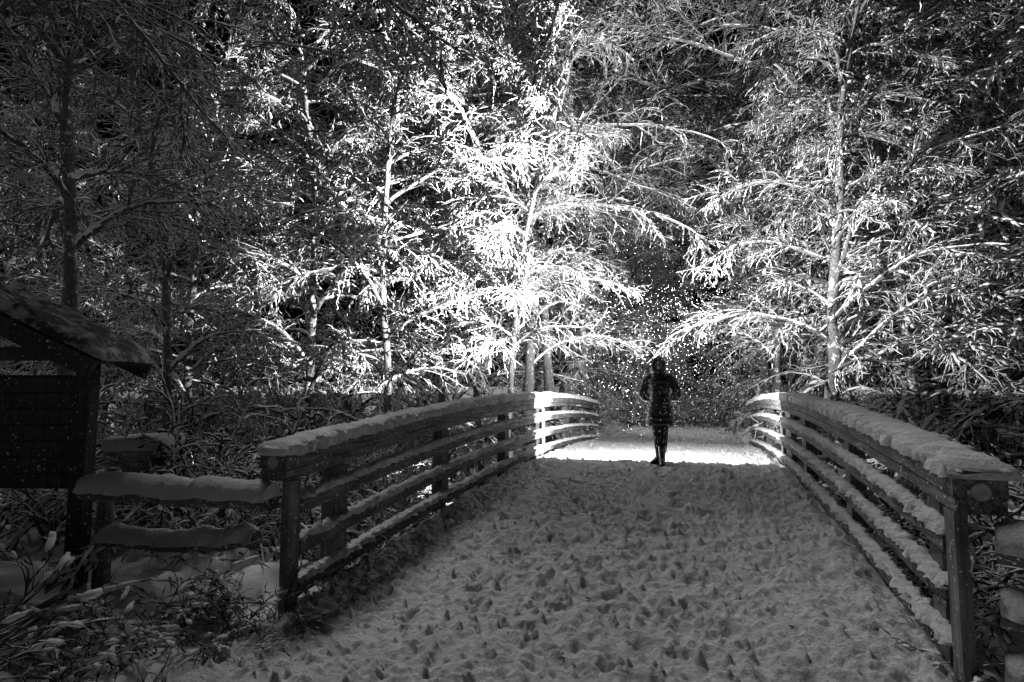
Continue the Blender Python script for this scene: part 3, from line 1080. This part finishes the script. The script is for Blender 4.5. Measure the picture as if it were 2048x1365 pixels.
# head with a face
bm = bmesh.new()
bmesh.ops.create_uvsphere(bm, u_segments=28, v_segments=20, radius=1)
for v in bm.verts:
    x, y, z = v.co
    jaw = 1 - .28 * max(0, -z) ** 1.3
    px_, py_, pz_ = x * .076 * jaw, y * .088, z * .112
    if y < 0:
        f = -y
        nose = math.exp(-(x / .16) ** 2) * math.exp(-((z + .12) / .20) ** 2)
        bridge_ = math.exp(-(x / .12) ** 2) * math.exp(-((z - .08) / .2) ** 2)
        eyes = math.exp(-((abs(x) - .38) / .16) ** 2) * math.exp(-((z - .10) / .10) ** 2)
        lips = math.exp(-(x / .30) ** 2) * (math.exp(-((z + .46) / .05) ** 2) + math.exp(-((z + .56) / .05) ** 2))
        chin = math.exp(-(x / .3) ** 2) * math.exp(-((z + .82) / .12) ** 2)
        brow = math.exp(-((abs(x) - .35) / .25) ** 2) * math.exp(-((z - .27) / .07) ** 2)
        py_ -= (.026 * nose + .008 * bridge_ - .010 * eyes + .006 * lips + .006 * chin + .004 * brow)
    v.co = (px_, py_ - .012, pz_ + 1.592)
bm_obj('head', bm, M_SKIN, per, smooth=True)
for s in (1, -1):
    bm = bmesh.new(); bmesh.ops.create_uvsphere(bm, u_segments=12, v_segments=8, radius=.0125, matrix=Matrix.Translation((s * .029, -.081, 1.602)))
    bm_obj('eye', bm, M_LACE, per, smooth=True)
    bm = bmesh.new(); bmesh.ops.create_uvsphere(bm, u_segments=10, v_segments=6, radius=.0065, matrix=Matrix.Translation((s * .029, -.090, 1.602)))
    bm_obj('iris', bm, M_HAIR, per, smooth=True)
    bm = bmesh.new(); bmesh.ops.create_uvsphere(bm, u_segments=10, v_segments=8, radius=1, matrix=Matrix.Translation((s * .075, 0, 1.59)) @ Matrix.Diagonal((.010, .02, .032, 1)))
    bm_obj('ear', bm, M_SKIN, per, smooth=True)
bm = bmesh.new()
bmesh.ops.create_uvsphere(bm, u_segments=20, v_segments=14, radius=1, matrix=Matrix.Translation((0, .008, 1.622)) @ Matrix.Diagonal((.088, .094, .100, 1)))
bm_obj('hair', bm, M_HAIR, per, smooth=True)
# scarf / collar
cp = np.array([[.082 * math.cos(a), .075 * math.sin(a) - .008, 1.475 + .012 * math.sin(3 * a)] for a in np.linspace(0, 2 * PI, 30)])
link('collar', np_mesh('collar', *tubes(cp[None], np.full((1, 30), .034), 10, caps=False)), M_COAT, per)
# boots
for s, fx, fy, ang in ((1, .024, -.08, .05), (-1, -.035, .06, -.7)):
    V = []; k = 16
    rg = [(0, 0, .30, .062, .064), (0, 0, .22, .058, .06), (0, 0, .14, .05, .056), (0, -.01, .10, .05, .07), (0, -.04, .07, .05, .105), (0, -.055, .035, .053, .135), (0, -.055, -.01, .052, .135), (0, -.055, -.012, .001, .002)]
    V, Q = loft(rg, 18)
    c_, s_ = math.cos(ang), math.sin(ang)
    V = np.stack([V[:, 0] * c_ - V[:, 1] * s_ + fx, V[:, 0] * s_ + V[:, 1] * c_ + fy + .02, V[:, 2]], 1)
    bo = link('boot', np_mesh('boot', V, Q), M_BOOT, per)
    for j in range(3):
        y_ = -.06 - j * .026; z_ = .115 - j * .018
        L_ = np.array([[-.04, y_ + .01, z_ - .012], [0, y_, z_ + .008], [.04, y_ - .01, z_ - .012]])
        L_ = np.stack([L_[:, 0] * c_ - L_[:, 1] * s_ + fx, L_[:, 0] * s_ + L_[:, 1] * c_ + fy + .02, L_[:, 2]], 1)
        link('lace', np_mesh('lace', *tubes(L_[None], np.full((1, 3), .004), 5)), M_LACE, bo)
# hands behind the back, closing on the flash grip
for s in (1, -1):
    w0 = np.array([s * .10, .19, 1.045])
    vs = [tuple(w0), tuple(w0 + (-s * .05, .012, .005))]; es = [(0, 1)]; rd = [(.022, .024), (.034, .018)]
    for f in range(4):
        b0_ = len(vs)
        zf = .028 - f * .018; Lf = (.9, 1, .95, .78)[f]
        pts = [w0 + (-s * .078, .012, zf), w0 + (-s * (.078 + .026 * Lf), .022, zf), w0 + (-s * (.088 + .026 * Lf), .042, zf - .002), w0 + (-s * (.075 + .02 * Lf), .058, zf - .003)]
        vs += [tuple(p_) for p_ in pts]
        es += [(1, b0_), (b0_, b0_ + 1), (b0_ + 1, b0_ + 2), (b0_ + 2, b0_ + 3)]
        rd += [.0095, .009, .0085, .007]
    b0_ = len(vs)
    vs += [tuple(w0 + (-s * .03, .03, .025)), tuple(w0 + (-s * .052, .05, .035)), tuple(w0 + (-s * .07, .062, .03))]
    es += [(0, b0_), (b0_, b0_ + 1), (b0_ + 1, b0_ + 2)]; rd += [.013, .011, .009]
    skin_obj('hand', vs, es, rd, M_SKIN, per, 1)

# ------------------------------------------------------------------ the flash
LX, LY, LZ = FX, FY + .30, FZ + 1.08
fl = empty('camera_flash', (LX, FY + .235, FZ + 1.08), 0)
tag(fl, 'small camera flash held behind the back of the person, firing away from the viewer', 'flash')
bm = bmesh.new(); box_bm(bm, Vector((0, 0, 0)), (.035, .03, .11)); bm_obj('flash_body', bm, M_METAL, fl, .004)
bm = bmesh.new(); box_bm(bm, Vector((0, .012, .082)), (.07, .05, .045)); hd = bm_obj('flash_head', bm, M_METAL, fl, .005)
bm = bmesh.new(); box_bm(bm, Vector((0, .0385, .082)), (.058, .002, .034)); bm_obj('flash_window', bm, M_FLASH, hd)
ld = bpy.data.lights.new('flash_light', 'SPOT')
ld.energy = FLASH_POWER
ld.spot_size = PI
ld.spot_blend = 0.05
ld.shadow_soft_size = .012
ld.use_nodes = True      # beam weighted upwards by hand to even out near and high boughs
ln = ld.node_tree
em = ln.nodes['Emission']
ltc = ln.nodes.new('ShaderNodeTexCoord')
lsp = ln.nodes.new('ShaderNodeSeparateXYZ')
lfc = ln.nodes.new('ShaderNodeFloatCurve')
lfc.inputs['Factor'].default_value = 1.0
pts = [(-1, .03), (-.3, .05), (0, .09), (.3, .24), (.5, .46), (.7, .82), (.85, 1.4), (.95, 2.0), (1, 2.2)]
cv = lfc.mapping.curves[0]
while len(cv.points) < len(pts):
    cv.points.new(.5, .5)
for p_, (zx, vy) in zip(cv.points, pts):
    p_.location = ((zx + 1) / 2, vy / 3)
lfc.mapping.update()
lad = ln.nodes.new('ShaderNodeMath'); lad.operation = 'MULTIPLY_ADD'; lad.inputs[1].default_value = .5; lad.inputs[2].default_value = .5
lml = ln.nodes.new('ShaderNodeMapRange')      # added boost towards the left bank to lift its far trees
lml.inputs['From Min'].default_value = -.84; lml.inputs['From Max'].default_value = -1.0
lml.inputs['To Min'].default_value = 1.9; lml.inputs['To Max'].default_value = 17.0
lmu = ln.nodes.new('ShaderNodeMath'); lmu.operation = 'MULTIPLY'
ln.links.new(ltc.outputs['Normal'], lsp.inputs[0])
ln.links.new(lsp.outputs['Y'], lad.inputs[0])
ln.links.new(lad.outputs[0], lfc.inputs['Value'])
def lmath(op, a_, b_=None):
    q_ = ln.nodes.new('ShaderNodeMath'); q_.operation = op
    for i_, v_ in enumerate((a_, b_)):
        if v_ is None: continue
        if isinstance(v_, (int, float)): q_.inputs[i_].default_value = v_
        else: ln.links.new(v_, q_.inputs[i_])
    return q_.outputs[0]


hor = lmath('SQRT', lmath('MAXIMUM', lmath('SUBTRACT', 1.0, lmath('MULTIPLY', lsp.outputs['Y'], lsp.outputs['Y'])), .0001))
ln.links.new(lmath('DIVIDE', lsp.outputs['X'], hor), lml.inputs['Value'])
ln.links.new(lfc.outputs[0], lmu.inputs[0]); ln.links.new(lml.outputs[0], lmu.inputs[1])
ln.links.new(lmu.outputs[0], em.inputs['Strength'])
lo = bpy.data.objects.new('flash_light', ld); col.objects.link(lo)
lo.parent = fl
lo.location = (0, .052, .082)
lo.rotation_euler = (PI / 2 + math.radians(2), 0, math.radians(4))

# ------------------------------------------------------------------ falling snow
rs = np.random.RandomState(3)


def flakes(n, lo_, hi_, r0_, r1_):
    C = rs.uniform(lo_, hi_, (n, 3))
    return C, rs.uniform(r0_, r1_, n)


sets = [flakes(9000, (-4.5, 9.6, .2), (3.5, 17, 5.0), .0022, .0042),
        flakes(6500, (-2.2, 9.7, .2), (1.2, 14, 3.4), .0022, .0042),
        flakes(2500, (-7, 3.5, -.3), (4.5, 9, 5.0), .003, .006),
        flakes(500, (-3, 1.6, .2), (2, 4, 2.5), .0015, .003),
        flakes(260, (-.95, 8.4, .4), (-.2, 9.05, 2.1), .005, .009)]
C = np.concatenate([a for a, _ in sets]); Rr = np.concatenate([b_ for _, b_ in sets])
oc = np.array([[1, 0, 0], [-1, 0, 0], [0, 1, 0], [0, -1, 0], [0, 0, 1], [0, 0, -1]], float)
of = np.array([[0, 2, 4], [2, 1, 4], [1, 3, 4], [3, 0, 4], [2, 0, 5], [1, 2, 5], [3, 1, 5], [0, 3, 5]])
ok = ~((np.abs(C[:, 0] - FX) < .35) & (np.abs(C[:, 1] - FY) < .4) & (C[:, 2] < 2.2))
okg = C[:, 2] > deck_z(C[:, 1]) + .05
C, Rr = C[ok & okg], Rr[ok & okg]
V = (C[:, None, :] + oc[None] * Rr[:, None, None] * rs.uniform(.6, 1.5, (len(C), 1, 3))).reshape(-1, 3)
Q = (of[None] + (np.arange(len(C)) * 6)[:, None, None]).reshape(-1, 3)
fo = link('falling_snow', np_mesh('falling_snow', V, Q), M_FLAKE)
tag(fo, kind='stuff')

# ------------------------------------------------------------------ leaf litter on the snow
for i, (px_, d_) in enumerate([(1355, 10.4), (1240, 10.1), (1200, 10.5), (1160, 6.2), (1262, 5.0), (1170, 4.0), (1120, 3.25), (1480, 5.2), (1395, 4.6), (1030, 5.6), (1560, 3.5)]):
    x, y = spot_at(px_, d_)
    x = min(max(x, A + .15), Bx - .15)
    z = float(path_h(np.array([[x]]), np.array([[y]]))[0, 0])
    V = np.array([[-.5, 0, .1], [-.15, -.25, .0], [.3, -.2, .05], [.6, 0, .22], [.3, .2, .08], [-.15, .25, .04], [0, 0, .12], [-.75, 0, .2]]) * .045
    Q = np.array([[0, 1, 6], [1, 2, 6], [2, 3, 6], [3, 4, 6], [4, 5, 6], [5, 0, 6], [0, 7, 1]])
    o = link('dead_leaf', np_mesh('dead_leaf', V, Q), M_LEAF)
    o.location = (x, y, z + .012); o.rotation_euler = (.2, .3, i * 1.3)
    tag(o, 'curled dead leaf lying on the snow of the bridge', 'leaf', 'dead leaves on the snow')
